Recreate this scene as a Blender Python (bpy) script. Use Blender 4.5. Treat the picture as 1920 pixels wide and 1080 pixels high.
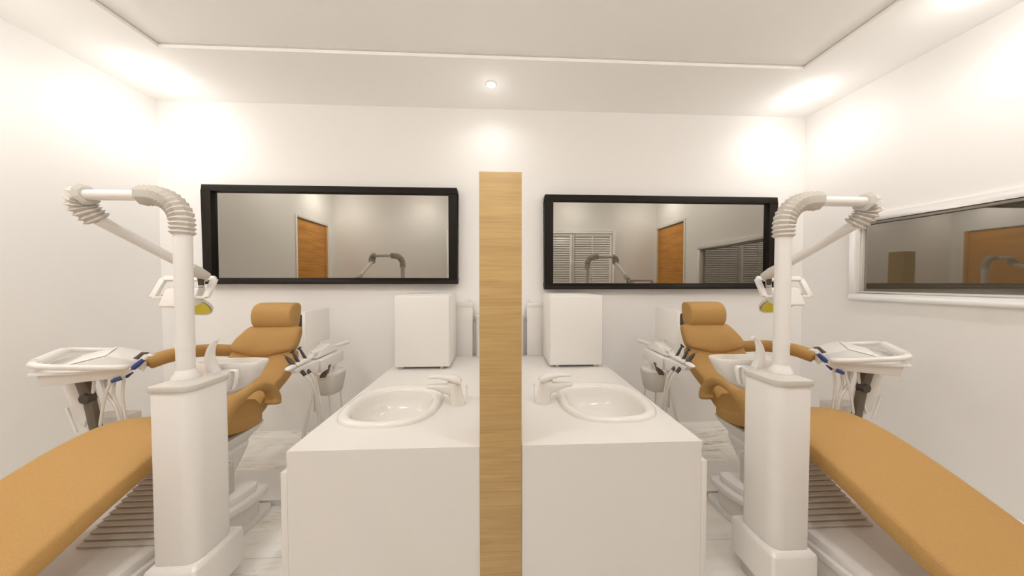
import bpy, bmesh, math, random
from mathutils import Vector, Matrix

for o in list(bpy.data.objects):
    bpy.data.objects.remove(o, do_unlink=True)
S = bpy.context.scene
COL = S.collection
PI = math.pi

# ---------------------------------------------------------------- camera
CAM_Z, YAW, PITCH = 1.245, 0.0447, 0.0216
cd = bpy.data.cameras.new('camera')
cd.sensor_fit = 'HORIZONTAL'; cd.sensor_width = 36.0
cd.lens = 540.0 * 36.0 / 1920.0
cd.clip_start = 0.01; cd.clip_end = 50
cam = bpy.data.objects.new('camera', cd); COL.objects.link(cam)
cam.location = (0, 0, CAM_Z)
cam.rotation_euler = (PI / 2 - PITCH, 0, -YAW)
S.camera = cam

# ---------------------------------------------------------------- world, exposure
w = bpy.data.worlds.new('world'); S.world = w; w.use_nodes = True
w.node_tree.nodes['Background'].inputs[0].default_value = (1.0, 0.93, 0.85, 1)
w.node_tree.nodes['Background'].inputs[1].default_value = 0.05
S.view_settings.view_transform = 'Standard'
S.view_settings.look = 'None'
S.view_settings.gamma = 1.0
S.view_settings.use_curve_mapping = False
S.view_settings.exposure = 0.43
S.cycles.max_bounces = 8; S.cycles.diffuse_bounces = 7; S.cycles.glossy_bounces = 5
LIGHT_COL = (1.0, 0.980, 0.945)
FILL_SHARE = 0.085       # energy of the added fill point, as a share of its downlight
# downlights: x, y, watts (back soffit first; side and front rows added unseen as fill)
DOWNLIGHTS = [(-2.393, 2.155, 10.5), (-0.057, 2.158, 7), (2.362, 2.153, 9),
              (-2.393, 1.30, 14), (2.362, 1.30, 11),
              (-2.393, 0.45, 18), (-1.22, 0.40, 19), (0.0, 0.40, 18), (1.22, 0.40, 18), (2.362, 0.45, 15)]

# ---------------------------------------------------------------- room constants
XL, XR, D, RY, H = -2.744, 2.719, 2.467, -0.06, 2.70
XM = 0.006            # plane the two bays are mirrored about
G = 2.42              # mirror glass plane

# ---------------------------------------------------------------- materials
def new_mat(name):
    m = bpy.data.materials.new(name); m.use_nodes = True
    nt = m.node_tree
    return m, nt, nt.nodes['Principled BSDF']

def plain(name, col, rough=0.5, metal=0.0, bump=0.0, bscale=200.0, var=0.0, spec=0.5, emit=0):
    m, nt, b = new_mat(name)
    b.inputs['Base Color'].default_value = (*col, 1)
    b.inputs['Roughness'].default_value = rough
    b.inputs['Metallic'].default_value = metal
    b.inputs['Specular IOR Level'].default_value = spec
    if emit:
        b.inputs['Emission Color'].default_value = (*col, 1)
        b.inputs['Emission Strength'].default_value = emit
    if bump or var:
        tc = nt.nodes.new('ShaderNodeTexCoord')
        n = nt.nodes.new('ShaderNodeTexNoise'); n.inputs['Scale'].default_value = bscale
        n.inputs['Detail'].default_value = 3
        nt.links.new(tc.outputs['Object'], n.inputs['Vector'])
        if bump:
            bp = nt.nodes.new('ShaderNodeBump'); bp.inputs['Strength'].default_value = bump
            bp.inputs['Distance'].default_value = 0.002
            nt.links.new(n.outputs['Fac'], bp.inputs['Height'])
            nt.links.new(bp.outputs['Normal'], b.inputs['Normal'])
        if var:
            r = nt.nodes.new('ShaderNodeMix'); r.data_type = 'RGBA'
            r.inputs['A'].default_value = (*[c * (1 - var) for c in col], 1)
            r.inputs['B'].default_value = (*[min(1, c * (1 + var)) for c in col], 1)
            nt.links.new(n.outputs['Fac'], r.inputs['Factor'])
            nt.links.new(r.outputs['Result'], b.inputs['Base Color'])
    return m

def wood(name, c1, c2, c3, scale, rough=0.45):
    """grain streaks running along object X / Y, stacked in Z"""
    m, nt, b = new_mat(name)
    tc = nt.nodes.new('ShaderNodeTexCoord')
    mp = nt.nodes.new('ShaderNodeMapping'); mp.inputs['Scale'].default_value = scale
    nt.links.new(tc.outputs['Object'], mp.inputs['Vector'])
    n1 = nt.nodes.new('ShaderNodeTexNoise'); n1.inputs['Scale'].default_value = 1.0
    n1.inputs['Detail'].default_value = 6; n1.inputs['Roughness'].default_value = 0.65
    n1.inputs['Distortion'].default_value = 0.4
    nt.links.new(mp.outputs[0], n1.inputs['Vector'])
    n2 = nt.nodes.new('ShaderNodeTexNoise'); n2.inputs['Scale'].default_value = 0.16
    n2.inputs['Detail'].default_value = 2
    nt.links.new(mp.outputs[0], n2.inputs['Vector'])
    cr = nt.nodes.new('ShaderNodeValToRGB')
    e = cr.color_ramp.elements
    e[0].position = 0.30; e[0].color = (*c1, 1)
    e[1].position = 0.72; e[1].color = (*c3, 1)
    k = e.new(0.5); k.color = (*c2, 1)
    nt.links.new(n1.outputs['Fac'], cr.inputs['Fac'])
    mx = nt.nodes.new('ShaderNodeMix'); mx.data_type = 'RGBA'; mx.blend_type = 'MULTIPLY'
    mx.inputs['Factor'].default_value = 0.35
    nt.links.new(cr.outputs['Color'], mx.inputs['A'])
    cr2 = nt.nodes.new('ShaderNodeValToRGB')
    cr2.color_ramp.elements[0].position = 0.35; cr2.color_ramp.elements[0].color = (0.62, 0.58, 0.5, 1)
    cr2.color_ramp.elements[1].position = 0.6; cr2.color_ramp.elements[1].color = (1, 1, 1, 1)
    nt.links.new(n2.outputs['Fac'], cr2.inputs['Fac'])
    nt.links.new(cr2.outputs['Color'], mx.inputs['B'])
    nt.links.new(mx.outputs['Result'], b.inputs['Base Color'])
    b.inputs['Roughness'].default_value = rough
    bp = nt.nodes.new('ShaderNodeBump'); bp.inputs['Strength'].default_value = 0.15
    bp.inputs['Distance'].default_value = 0.001
    nt.links.new(n1.outputs['Fac'], bp.inputs['Height'])
    nt.links.new(bp.outputs['Normal'], b.inputs['Normal'])
    return m

def marble(name):
    m, nt, b = new_mat(name)
    tc = nt.nodes.new('ShaderNodeTexCoord')
    def veins(scale, nscale, lo, hi, dist):
        mp = nt.nodes.new('ShaderNodeMapping'); mp.inputs['Scale'].default_value = scale
        mp.inputs['Rotation'].default_value = (0, 0, 0.10)
        nt.links.new(tc.outputs['Object'], mp.inputs['Vector'])
        n = nt.nodes.new('ShaderNodeTexNoise'); n.inputs['Scale'].default_value = nscale
        n.inputs['Detail'].default_value = 7; n.inputs['Roughness'].default_value = 0.62
        n.inputs['Distortion'].default_value = dist
        nt.links.new(mp.outputs[0], n.inputs['Vector'])
        s = nt.nodes.new('ShaderNodeMath'); s.operation = 'SUBTRACT'; s.inputs[1].default_value = 0.5
        nt.links.new(n.outputs['Fac'], s.inputs[0])
        a = nt.nodes.new('ShaderNodeMath'); a.operation = 'ABSOLUTE'
        nt.links.new(s.outputs[0], a.inputs[0])
        r = nt.nodes.new('ShaderNodeMapRange'); r.inputs['From Min'].default_value = lo
        r.inputs['From Max'].default_value = hi
        r.inputs['To Min'].default_value = 1; r.inputs['To Max'].default_value = 0
        nt.links.new(a.outputs[0], r.inputs['Value'])
        return r.outputs[0]
    v1 = veins((1.5, 13, 1), 1.7, 0.0, 0.034, 0.7)
    msk = nt.nodes.new('ShaderNodeTexNoise'); msk.inputs['Scale'].default_value = 2.6
    nt.links.new(tc.outputs['Object'], msk.inputs['Vector'])
    mr = nt.nodes.new('ShaderNodeMapRange'); mr.inputs['From Min'].default_value = 0.455
    mr.inputs['From Max'].default_value = 0.62
    nt.links.new(msk.outputs['Fac'], mr.inputs['Value'])
    mu = nt.nodes.new('ShaderNodeMath'); mu.operation = 'MULTIPLY'
    nt.links.new(v1, mu.inputs[0]); nt.links.new(mr.outputs[0], mu.inputs[1])
    base = nt.nodes.new('ShaderNodeValToRGB')
    base.color_ramp.elements[0].position = 0.35; base.color_ramp.elements[0].color = (0.88, 0.84, 0.76, 1)
    base.color_ramp.elements[1].position = 0.6; base.color_ramp.elements[1].color = (0.95, 0.94, 0.91, 1)
    mp = nt.nodes.new('ShaderNodeMapping'); mp.inputs['Scale'].default_value = (1, 6, 1)
    nt.links.new(tc.outputs['Object'], mp.inputs['Vector'])
    n0 = nt.nodes.new('ShaderNodeTexNoise'); n0.inputs['Scale'].default_value = 1.6
    n0.inputs['Detail'].default_value = 4
    nt.links.new(mp.outputs[0], n0.inputs['Vector'])
    nt.links.new(n0.outputs['Fac'], base.inputs['Fac'])
    mx = nt.nodes.new('ShaderNodeMix'); mx.data_type = 'RGBA'
    nt.links.new(mu.outputs[0], mx.inputs['Factor'])
    nt.links.new(base.outputs['Color'], mx.inputs['A'])
    mx.inputs['B'].default_value = (0.40, 0.27, 0.15, 1)
    nt.links.new(mx.outputs['Result'], b.inputs['Base Color'])
    b.inputs['Roughness'].default_value = 0.28
    return m

def upholstery(name):
    m, nt, b = new_mat(name)
    tc = nt.nodes.new('ShaderNodeTexCoord')
    n = nt.nodes.new('ShaderNodeTexVoronoi'); n.inputs['Scale'].default_value = 230
    nt.links.new(tc.outputs['Object'], n.inputs['Vector'])
    n2 = nt.nodes.new('ShaderNodeTexNoise'); n2.inputs['Scale'].default_value = 330
    n2.inputs['Detail'].default_value = 2
    nt.links.new(tc.outputs['Object'], n2.inputs['Vector'])
    r = nt.nodes.new('ShaderNodeMix'); r.data_type = 'RGBA'
    r.inputs['A'].default_value = (0.40, 0.225, 0.072, 1)
    r.inputs['B'].default_value = (0.565, 0.345, 0.125, 1)
    nt.links.new(n2.outputs['Fac'], r.inputs['Factor'])
    nt.links.new(r.outputs['Result'], b.inputs['Base Color'])
    bp = nt.nodes.new('ShaderNodeBump'); bp.inputs['Strength'].default_value = 0.35
    bp.inputs['Distance'].default_value = 0.0015
    nt.links.new(n.outputs['Distance'], bp.inputs['Height'])
    nt.links.new(bp.outputs['Normal'], b.inputs['Normal'])
    b.inputs['Roughness'].default_value = 0.7
    b.inputs['Specular IOR Level'].default_value = 0.3
    return m

M = {}
M['wall'] = plain('wall_paint', (0.88, 0.867, 0.849), 0.75, bump=0.05, bscale=350, var=0.012)
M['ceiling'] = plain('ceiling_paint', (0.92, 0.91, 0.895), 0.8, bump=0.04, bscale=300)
M['soffit'] = plain('ceiling_paint_lit', (0.97, 0.962, 0.95), 0.8, bump=0.04, bscale=300)  # ceiling paint whitened to hold the brighter light on the soffit
M['white'] = plain('white_enamel', (0.81, 0.79, 0.765), 0.32, bump=0.02, bscale=60)
M['white2'] = plain('white_plastic', (0.82, 0.80, 0.77), 0.4, bump=0.02, bscale=90)
M['counter'] = plain('white_laminate', (0.77, 0.745, 0.715), 0.38, bump=0.02, bscale=120)
M['ceramic'] = plain('white_ceramic', (0.80, 0.77, 0.73), 0.16, bump=0.01, bscale=20)
M['grey'] = plain('pale_grey_plastic', (0.60, 0.57, 0.52), 0.5, bump=0.03, bscale=100)
M['rubber'] = plain('pale_rubber', (0.60, 0.56, 0.51), 0.6, bump=0.04, bscale=140)
M['rib'] = plain('rib_plastic', (0.70, 0.67, 0.63), 0.5, bump=0.03, bscale=120)
M['dark'] = plain('dark_plastic', (0.055, 0.045, 0.035), 0.45, bump=0.05, bscale=150)
M['darkmetal'] = plain('bronze_grey_metal', (0.13, 0.105, 0.075), 0.45, bump=0.04, bscale=150)
M['blue'] = plain('blue_plastic', (0.035, 0.07, 0.25), 0.35, bump=0.02, bscale=100)
M['yellow'] = plain('yellow_reflector', (0.78, 0.72, 0.005), 0.35, bump=0.05, bscale=300)
M['frame'] = plain('black_brown_frame', (0.013, 0.009, 0.006), 0.5, bump=0.03, bscale=90, spec=0.2)
M['mirror'] = plain('mirror_glass', (0.40, 0.378, 0.338), 0.01, metal=1.0, bump=0.0, var=0.01, bscale=1)
M['pane'] = plain('tinted_glass', (0.105, 0.085, 0.056), 0.02, var=0.01, bscale=1)  # tinted glass; brown base colour also stands in for its reflections
M['pane'].node_tree.nodes['Principled BSDF'].inputs['IOR'].default_value = 4.2
M['uphol'] = upholstery('tan_upholstery')
M['oak'] = wood('oak_veneer', (0.45, 0.285, 0.105), (0.53, 0.35, 0.14), (0.585, 0.405, 0.175), (4, 4, 130))
M['door'] = wood('orange_door_veneer', (0.44, 0.18, 0.025), (0.62, 0.28, 0.045), (0.72, 0.36, 0.07), (2.5, 2.5, 45))
M['marble'] = marble('veined_marble')
M['grout'] = plain('grout', (0.62, 0.58, 0.52), 0.8, bump=0.1, bscale=200)
M['lens'] = plain('lamp_diffuser', (1.0, 0.96, 0.88), 0.5, emit=9)
M['hose'] = plain('hose_white', (0.80, 0.775, 0.73), 0.4, bump=0.03, bscale=200)
M['chrome'] = plain('satin_steel', (0.62, 0.6, 0.57), 0.25, metal=1.0, bump=0.02, bscale=200)

# ---------------------------------------------------------------- geometry helpers
# a geometry is (verts, faces); coordinates are those of the LEFT bay in room space
def box(x0, x1, y0, y1, z0, z1):
    v = [(x, y, z) for z in (z0, z1) for y in (y0, y1) for x in (x0, x1)]
    f = [(0, 2, 3, 1), (4, 5, 7, 6), (0, 1, 5, 4), (2, 6, 7, 3), (0, 4, 6, 2), (1, 3, 7, 5)]
    return v, f

def obox(c, ax, ay, az, hx, hy, hz):
    c, ax, ay, az = Vector(c), Vector(ax).normalized(), Vector(ay).normalized(), Vector(az).normalized()
    v = [tuple(c + ax * (sx * hx) + ay * (sy * hy) + az * (sz * hz)) for sz in (-1, 1) for sy in (-1, 1) for sx in (-1, 1)]
    return v, box(0, 1, 0, 1, 0, 1)[1]

def bar(a, b, wdt, thk, up=(0, 0, 1)):
    a, b = Vector(a), Vector(b)
    d = (b - a).normalized(); s = d.cross(Vector(up))
    if s.length < 1e-4: s = d.cross(Vector((1, 0, 0)))
    s.normalize(); u = s.cross(d)
    return obox((a + b) / 2, d, s, u, (b - a).length / 2, wdt / 2, thk / 2)

def loft(rings, cap=True, closed=True):
    n = len(rings[0]); v = [tuple(p) for r in rings for p in r]; f = []
    for i in range(len(rings) - 1):
        for j in range(n if closed else n - 1):
            k = (j + 1) % n
            f.append((i * n + j, i * n + k, (i + 1) * n + k, (i + 1) * n + j))
    if cap:
        f.append(tuple(range(n))[::-1]); f.append(tuple((len(rings) - 1) * n + j for j in range(n)))
    return v, f

def tube(pts, r, n=12, ref=(0, 0, 1), flat=1.0, phase=0.0):
    pts = [Vector(p) for p in pts]
    rr = r if isinstance(r, (list, tuple)) else [r] * len(pts)
    tang = []
    for i in range(len(pts)):
        a = pts[max(0, i - 1)]; b = pts[min(len(pts) - 1, i + 1)]
        tang.append((b - a).normalized())
    u = Vector(ref) - tang[0] * Vector(ref).dot(tang[0])
    if u.length < 1e-3:
        u = Vector((1, 0, 0)) - tang[0] * tang[0].x
        if u.length < 1e-3: u = Vector((0, 1, 0))
    u.normalize(); rings = []
    for i, p in enumerate(pts):
        u = (u - tang[i] * u.dot(tang[i])).normalized(); s = tang[i].cross(u)
        rings.append([p + (u * math.cos(2 * PI * k / n + phase) * flat + s * math.sin(2 * PI * k / n + phase)) * rr[i] for k in range(n)])
    return loft(rings)

def smoothpath(pts, m=6):
    P = [Vector(p) for p in pts]; out = []
    for i in range(len(P) - 1):
        p0 = P[max(i - 1, 0)]; p1 = P[i]; p2 = P[i + 1]; p3 = P[min(i + 2, len(P) - 1)]
        for k in range(m):
            t = k / m
            out.append(0.5 * ((2 * p1) + (p2 - p0) * t + (2 * p0 - 5 * p1 + 4 * p2 - p3) * t * t + (3 * p1 - p0 - 3 * p2 + p3) * t ** 3))
    out.append(P[-1]); return out

def lathe(prof, c, n=24, sx=1.0, sy=1.0):
    rings = [[(c[0] + r * sx * math.cos(2 * PI * k / n), c[1] + r * sy * math.sin(2 * PI * k / n), c[2] + z) for k in range(n)] for r, z in prof]
    return loft(rings)

def prism(poly, axis, a, b):
    """poly of 2-D points extruded along axis 'x','y','z' between a and b"""
    def P(p, t):
        return {'x': (t, p[0], p[1]), 'y': (p[0], t, p[1]), 'z': (p[0], p[1], t)}[axis]
    return loft([[P(p, a) for p in poly], [P(p, b) for p in poly]])

def rrect(x0, x1, y0, y1, r, n=5):
    """rounded rectangle; r may be a 4-tuple for corners (x1y1, x0y1, x0y0, x1y0)"""
    rs = r if isinstance(r, (tuple, list)) else (r,) * 4
    out = []
    for (cx, cy, a0, q) in ((x1 - rs[0], y1 - rs[0], 0, rs[0]), (x0 + rs[1], y1 - rs[1], PI / 2, rs[1]),
                            (x0 + rs[2], y0 + rs[2], PI, rs[2]), (x1 - rs[3], y0 + rs[3], 1.5 * PI, rs[3])):
        for k in range(n + 1):
            a = a0 + PI / 2 * k / n
            out.append((cx + q * math.cos(a), cy + q * math.sin(a)))
    return out

def superell(hx, hy, n, k=48):
    out = []
    for i in range(k):
        a = 2 * PI * i / k; c, s = math.cos(a), math.sin(a)
        out.append((hx * math.copysign(abs(c) ** (2 / n), c), hy * math.copysign(abs(s) ** (2 / n), s)))
    return out

def cushion(path, xc, n=4.5, k=28, endr=0.03, bulge=0.0):
    """path: (y, z_top, halfwidth, thickness[, xshift]) ; pad swept along the YZ path, rounded at both ends"""
    rings = []
    N = len(path)
    def ring(i, sc, off):
        y, z, hw, th = path[i][:4]; xs = path[i][4] if len(path[i]) > 4 else 0
        a = path[max(i - 1, 0)]; b = path[min(i + 1, N - 1)]
        ty, tz = b[0] - a[0], b[1] - a[1]; l = math.hypot(ty, tz); ty, tz = ty / l, tz / l
        ny, nz = -tz, ty
        if nz < 0: ny, nz = -ny, -nz
        cy, cz = y - ny * th / 2 + ty * off, z - nz * th / 2 + tz * off
        out = []
        for (p, q) in superell(hw - (1 - sc) * endr, th / 2 - (1 - sc) * min(endr, th * 0.35), n, k):
            if q > 0 and bulge: q = q + bulge * (1 - (p / hw) ** 2)
            out.append((xc + xs + p, cy + ny * q, cz + nz * q))
        return out
    for s in (0, 0.35, 0.7, 0.93):
        rings.append(ring(0, s, endr * (1 - math.sqrt(1 - (1 - s) ** 2))))
    for i in range(1, N - 1):
        rings.append(ring(i, 1.0, 0))
    for s in (0.93, 0.7, 0.35, 0):
        rings.append(ring(N - 1, s, -endr * (1 - math.sqrt(1 - (1 - s) ** 2))))
    return loft(rings)

def dense(path, m=5):
    pts = smoothpath([Vector((p[0], p[1], p[2])) for p in path], m)
    th = smoothpath([Vector((p[3], p[4] if len(p) > 4 else 0, 0)) for p in path], m)
    return [(a.x, a.y, a.z, b.x, b.y) for a, b in zip(pts, th)]

# ---------------------------------------------------------------- object helpers
RIGHT_DX, RIGHT_DY = -0.07, -0.04
class Bay:
    """maps left-bay coordinates into a bay of the room"""
    def __init__(s, right, dx=0.0, dy=0.0): s.r, s.dx, s.dy = right, dx, dy
    def __call__(s, p):
        if s.r: return Vector((2 * XM - p[0] + s.dx, p[1] + s.dy, p[2]))
        return Vector(p)
LEFT = Bay(False)

def thing(name, label, cat, base, bay=LEFT, group=None, kind=None):
    o = bpy.data.objects.new(name, None); COL.objects.link(o)
    o.empty_display_size = 0.05
    o.location = bay(base)
    if label: o['label'] = label
    if cat: o['category'] = cat
    if group: o['group'] = group
    if kind: o['kind'] = kind
    return o

def wloc(o):
    v = Vector((0, 0, 0))
    while o is not None:
        v = v + o.location; o = o.parent
    return v

def mesh(name, geos, mat, parent=None, bay=LEFT, bevel=0.0, bseg=2, smooth=35, origin=None):
    if isinstance(geos, tuple): geos = [geos]
    V, F = [], []
    for v, f in geos:
        b = len(V); V += [bay(p) for p in v]; F += [tuple(i + b for i in q) for q in f]
    org = Vector(bay(origin)) if origin is not None else (wloc(parent) if parent else Vector((0, 0, 0)))
    me = bpy.data.meshes.new(name)
    me.from_pydata([tuple(p - org) for p in V], [], F)
    bm = bmesh.new(); bm.from_mesh(me)
    bmesh.ops.remove_doubles(bm, verts=bm.verts, dist=1e-6)
    bmesh.ops.recalc_face_normals(bm, faces=bm.faces)
    if bevel:
        es = [e for e in bm.edges if len(e.link_faces) == 2 and e.calc_face_angle(0) > math.radians(30)]
        bmesh.ops.bevel(bm, geom=es, offset=bevel, segments=bseg, profile=0.5, affect='EDGES', clamp_overlap=True)
    bm.to_mesh(me); bm.free()
    if smooth:
        for p in me.polygons: p.use_smooth = True
        me.set_sharp_from_angle(angle=math.radians(smooth))
    me.materials.append(M[mat])
    o = bpy.data.objects.new(name, me); COL.objects.link(o)
    if parent:
        o.parent = parent; o.location = org - wloc(parent)
    else:
        o.location = org
    return o

def tag(o, label, cat, group=None):
    o['label'] = label; o['category'] = cat
    if group: o['group'] = group
    return o

def struct(o):
    o['kind'] = 'structure'; return o

# ================================================================= ROOM SHELL
T = 0.10
fl = struct(mesh('floor', box(XL - T, XR + T, RY - T, D + T, -0.08, -0.012), 'grout', smooth=0))
# marble tiles
ty = [1.32 + 0.6 * k for k in range(-3, 3)]
ys = sorted(set([RY] + [t for t in ty if RY < t < D] + [D]))
txs = [XL] + [x for x in (-1.98, -0.78, 0.42, 1.62) if XL < x < XR] + [XR]
for i in range(len(txs) - 1):
    for j in range(len(ys) - 1):
        g = 0.0012
        t = mesh('tile', box(txs[i] + g, txs[i + 1] - g, ys[j] + g, ys[j + 1] - g, -0.012, 0.0), 'marble', fl, smooth=0)

struct(mesh('wall_back', box(XL - T, XR + T, D, D + T, -0.08, H + 0.15), 'wall', smooth=0))

def wall_with_openings(name, axis_x, thick, openings):
    """wall in the YZ plane at x=axis_x (inner face), pieces around rectangular openings (y0,y1,z0,z1)"""
    g = []; x0, x1 = sorted((axis_x, axis_x + thick))
    ycuts = sorted(set([RY - T, D] + [o[0] for o in openings] + [o[1] for o in openings]))
    for a, b in zip(ycuts[:-1], ycuts[1:]):
        zs = [(-0.08, H + 0.15)]
        for o in openings:
            if o[0] <= a + 1e-6 and b <= o[1] + 1e-6:
                zs = [(-0.08, o[2])] if o[2] > -0.07 else []
                zs.append((o[3], H + 0.15))
        for z0, z1 in zs: g.append(box(x0, x1, a, b, z0, z1))
    return struct(mesh(name, g, 'wall', smooth=0))

DL = (0.09, 0.79, 2.13)      # left door y0,y1,top
DR = (0.0, 0.71, 2.14)       # right door
WY0, WY1, WZ0, WZ1 = 1.02, 2.112, 1.107, 1.735     # side window, outer frame
wall_with_openings('wall_left', XL, -T, [(DL[0] - 0.03, DL[1] + 0.03, -0.08, DL[2] + 0.03)])
wall_with_openings('wall_right', XR, T, [(DR[0] - 0.03, DR[1] + 0.03, -0.08, DR[2] + 0.03), (WY0 + 0.02, WY1 - 0.02, WZ0 + 0.02, WZ1 - 0.02)])
struct(mesh('wall_rear', box(XL - T, XR + T, RY - T, RY, -0.08, H + 0.15), 'wall', smooth=0))

# ceiling: perimeter soffit with a shallow raised field
SX0, SX1, SY0, SY1, SH = -2.112, 2.09, 0.62, 1.915, 0.026
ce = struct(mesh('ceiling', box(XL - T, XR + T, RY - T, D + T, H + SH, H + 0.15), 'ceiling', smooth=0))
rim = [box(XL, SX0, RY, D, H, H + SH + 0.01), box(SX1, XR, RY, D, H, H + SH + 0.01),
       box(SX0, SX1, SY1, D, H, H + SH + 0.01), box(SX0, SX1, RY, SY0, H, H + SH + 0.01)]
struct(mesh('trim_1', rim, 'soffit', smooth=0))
# thin grey bead for the dark line where the raised field meets the step
bead = [box(SX0, SX1, SY1 - 0.006, SY1, H + SH - 0.006, H + SH), box(SX0, SX0 + 0.006, SY0, SY1, H + SH - 0.006, H + SH),
        box(SX1 - 0.006, SX1, SY0, SY1, H + SH - 0.006, H + SH)]
struct(mesh('trim_2', bead, 'grey', smooth=0))

# downlights
LBL = ['round recessed ceiling downlight in the corner above the left wall', 'round recessed ceiling downlight in the middle of the back soffit',
       'round recessed ceiling downlight in the corner above the side window',
       'added unseen ceiling downlight halfway along the left wall', 'added unseen ceiling downlight over the middle of the side window',
       'added unseen ceiling downlight above the left wooden door',
       'added unseen ceiling downlight in front of the left bay, over the leg rest',
       'added unseen ceiling downlight over the louvred closet, in line with the oak post', 'added unseen ceiling downlight in front of the right bay, over the leg rest',
       'added unseen ceiling downlight above the right wooden door']
for (x, y, wt), lb in zip(DOWNLIGHTS, LBL):
    t = thing('ceiling_light', lb, 'ceiling light', (x, y, H), group='recessed ceiling downlights')
    mesh('trim_ring', lathe([(0.030, 0.0), (0.042, 0.0), (0.044, -0.003), (0.042, -0.006), (0.034, -0.007), (0.030, -0.004)], (x, y, H), 28), 'white', t)
    mesh('lens', lathe([(0.0005, -0.0075), (0.015, -0.007), (0.026, -0.0055), (0.031, -0.003), (0.031, -0.0005), (0.0005, -0.0005)], (x, y, H), 28), 'lens', t)
    ld = bpy.data.lights.new('downlight', 'SPOT'); ld.energy = wt; ld.color = LIGHT_COL; ld.shadow_soft_size = 0.06
    ld.spot_size = math.radians(168); ld.spot_blend = 1.0
    lo = bpy.data.objects.new('downlight', ld); COL.objects.link(lo); lo.parent = t; lo.location = (0, 0, -0.012)
    # added fill point below each lamp, to lighten ceiling and upper walls
    ld = bpy.data.lights.new('fill_light', 'POINT'); ld.energy = wt * FILL_SHARE * ((0.25 if abs(x) < 0.5 else 1.15) if y > 2 else (1.0 if y > 1 else 2.5)); ld.color = LIGHT_COL; ld.shadow_soft_size = 0.03
    lo = bpy.data.objects.new('fill_light', ld); COL.objects.link(lo); lo.parent = t; lo.location = (0, 0, -0.11)

# doors on the side walls
def side_door(name, wx, sgn, d, label):
    """sgn: +1 wall on the left (room towards +x)"""
    y0, y1, zt = d
    t = thing(name, None, None, (wx, (y0 + y1) / 2, 0), kind='structure')
    f = 0.03
    def bx(a, b, *r):
        x0, x1 = sorted((wx + sgn * a, wx + sgn * b)); return box(x0, x1, *r)
    leaf = mesh('door_leaf', bx(-0.045, -0.008, y0 + 0.045, y1 - 0.012, 0.006, zt - 0.012), 'door', t, bevel=0.002)
    mesh('door_edge_strip', bx(-0.045, -0.004, y0, y0 + 0.042, 0.006, zt), 'door', t, bevel=0.002)
    mesh('door_frame', [bx(-0.06, 0.012, y0 - f, y0, 0, zt + f), bx(-0.06, 0.012, y1, y1 + f, 0, zt + f), bx(-0.06, 0.012, y0, y1, zt, zt + f)], 'white', t, bevel=0.002)
    h = mesh('door_handle', [tube([(wx - sgn * 0.008, y1 - 0.08, 1.0), (wx + sgn * 0.045, y1 - 0.08, 1.0), (wx + sgn * 0.05, y1 - 0.10, 1.0), (wx + sgn * 0.05, y1 - 0.19, 1.0)], 0.009, 10)], 'chrome', leaf)
    return t
side_door('door_1', XL, 1, DL, '')
side_door('door_2', XR, -1, DR, '')

# side window
t = thing('window_1', None, None, (XR, (WY0 + WY1) / 2, WZ0), kind='structure')
fw = 0.052
fr = []
for (a, b, c, d) in ((WY0, WY1, WZ0, WZ0 + fw), (WY0, WY1, WZ1 - fw, WZ1), (WY0, WY0 + fw, WZ0 + fw, WZ1 - fw), (WY1 - fw, WY1, WZ0 + fw, WZ1 - fw)):
    fr.append(box(XR - 0.022, XR + 0.06, a, b, c, d))
mesh('window_frame', fr, 'white', t, bevel=0.004)
ib = []
q = 0.016
a0, a1, c0, c1 = WY0 + fw, WY1 - fw, WZ0 + fw, WZ1 - fw
for (a, b, c, d) in ((a0, a1, c0, c0 + q), (a0, a1, c1 - q, c1), (a0, a0 + q, c0 + q, c1 - q), (a1 - q, a1, c0 + q, c1 - q)):
    ib.append(box(XR + 0.004, XR + 0.05, a, b, c, d))
mesh('window_bead', ib, 'grey', t, bevel=0.002)
mesh('window_pane', box(XR + 0.02, XR + 0.028, a0 + 0.008, a1 - 0.008, c0 + 0.008, c1 - 0.008), 'pane', t, smooth=0)

# wall mirrors
def wall_mirror(x0, x1, z0, z1, label):
    t = thing('wall_mirror', label, 'mirror', ((x0 + x1) / 2, D, z0), group='black framed mirrors on the back wall')
    yf = 2.39
    f1, f2 = 0.070, 0.050
    g = [box(x0, x1, yf, D, z0, z0 + f2), box(x0, x1, yf, D, z1 - f2, z1), box(x0, x0 + f1, yf, D, z0 + f2, z1 - f2), box(x1 - f1, x1, yf, D, z0 + f2, z1 - f2)]
    mesh('frame', g, 'frame', t, bevel=0.004)
    mesh('glass', box(x0 + f1 - 0.004, x1 - f1 + 0.004, G, G + 0.006, z0 + f2 - 0.004, z1 - f2 + 0.004), 'mirror', t, smooth=0)
    return t
wall_mirror(-2.345, -0.345, 1.226, 2.014, 'wide black-framed wall mirror behind the left dental chair, hung slightly higher')
wall_mirror(0.382, 2.398, 1.182, 1.972, 'wide black-framed wall mirror behind the right dental chair, beside the side window')

RC = RY + 0.002
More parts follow.
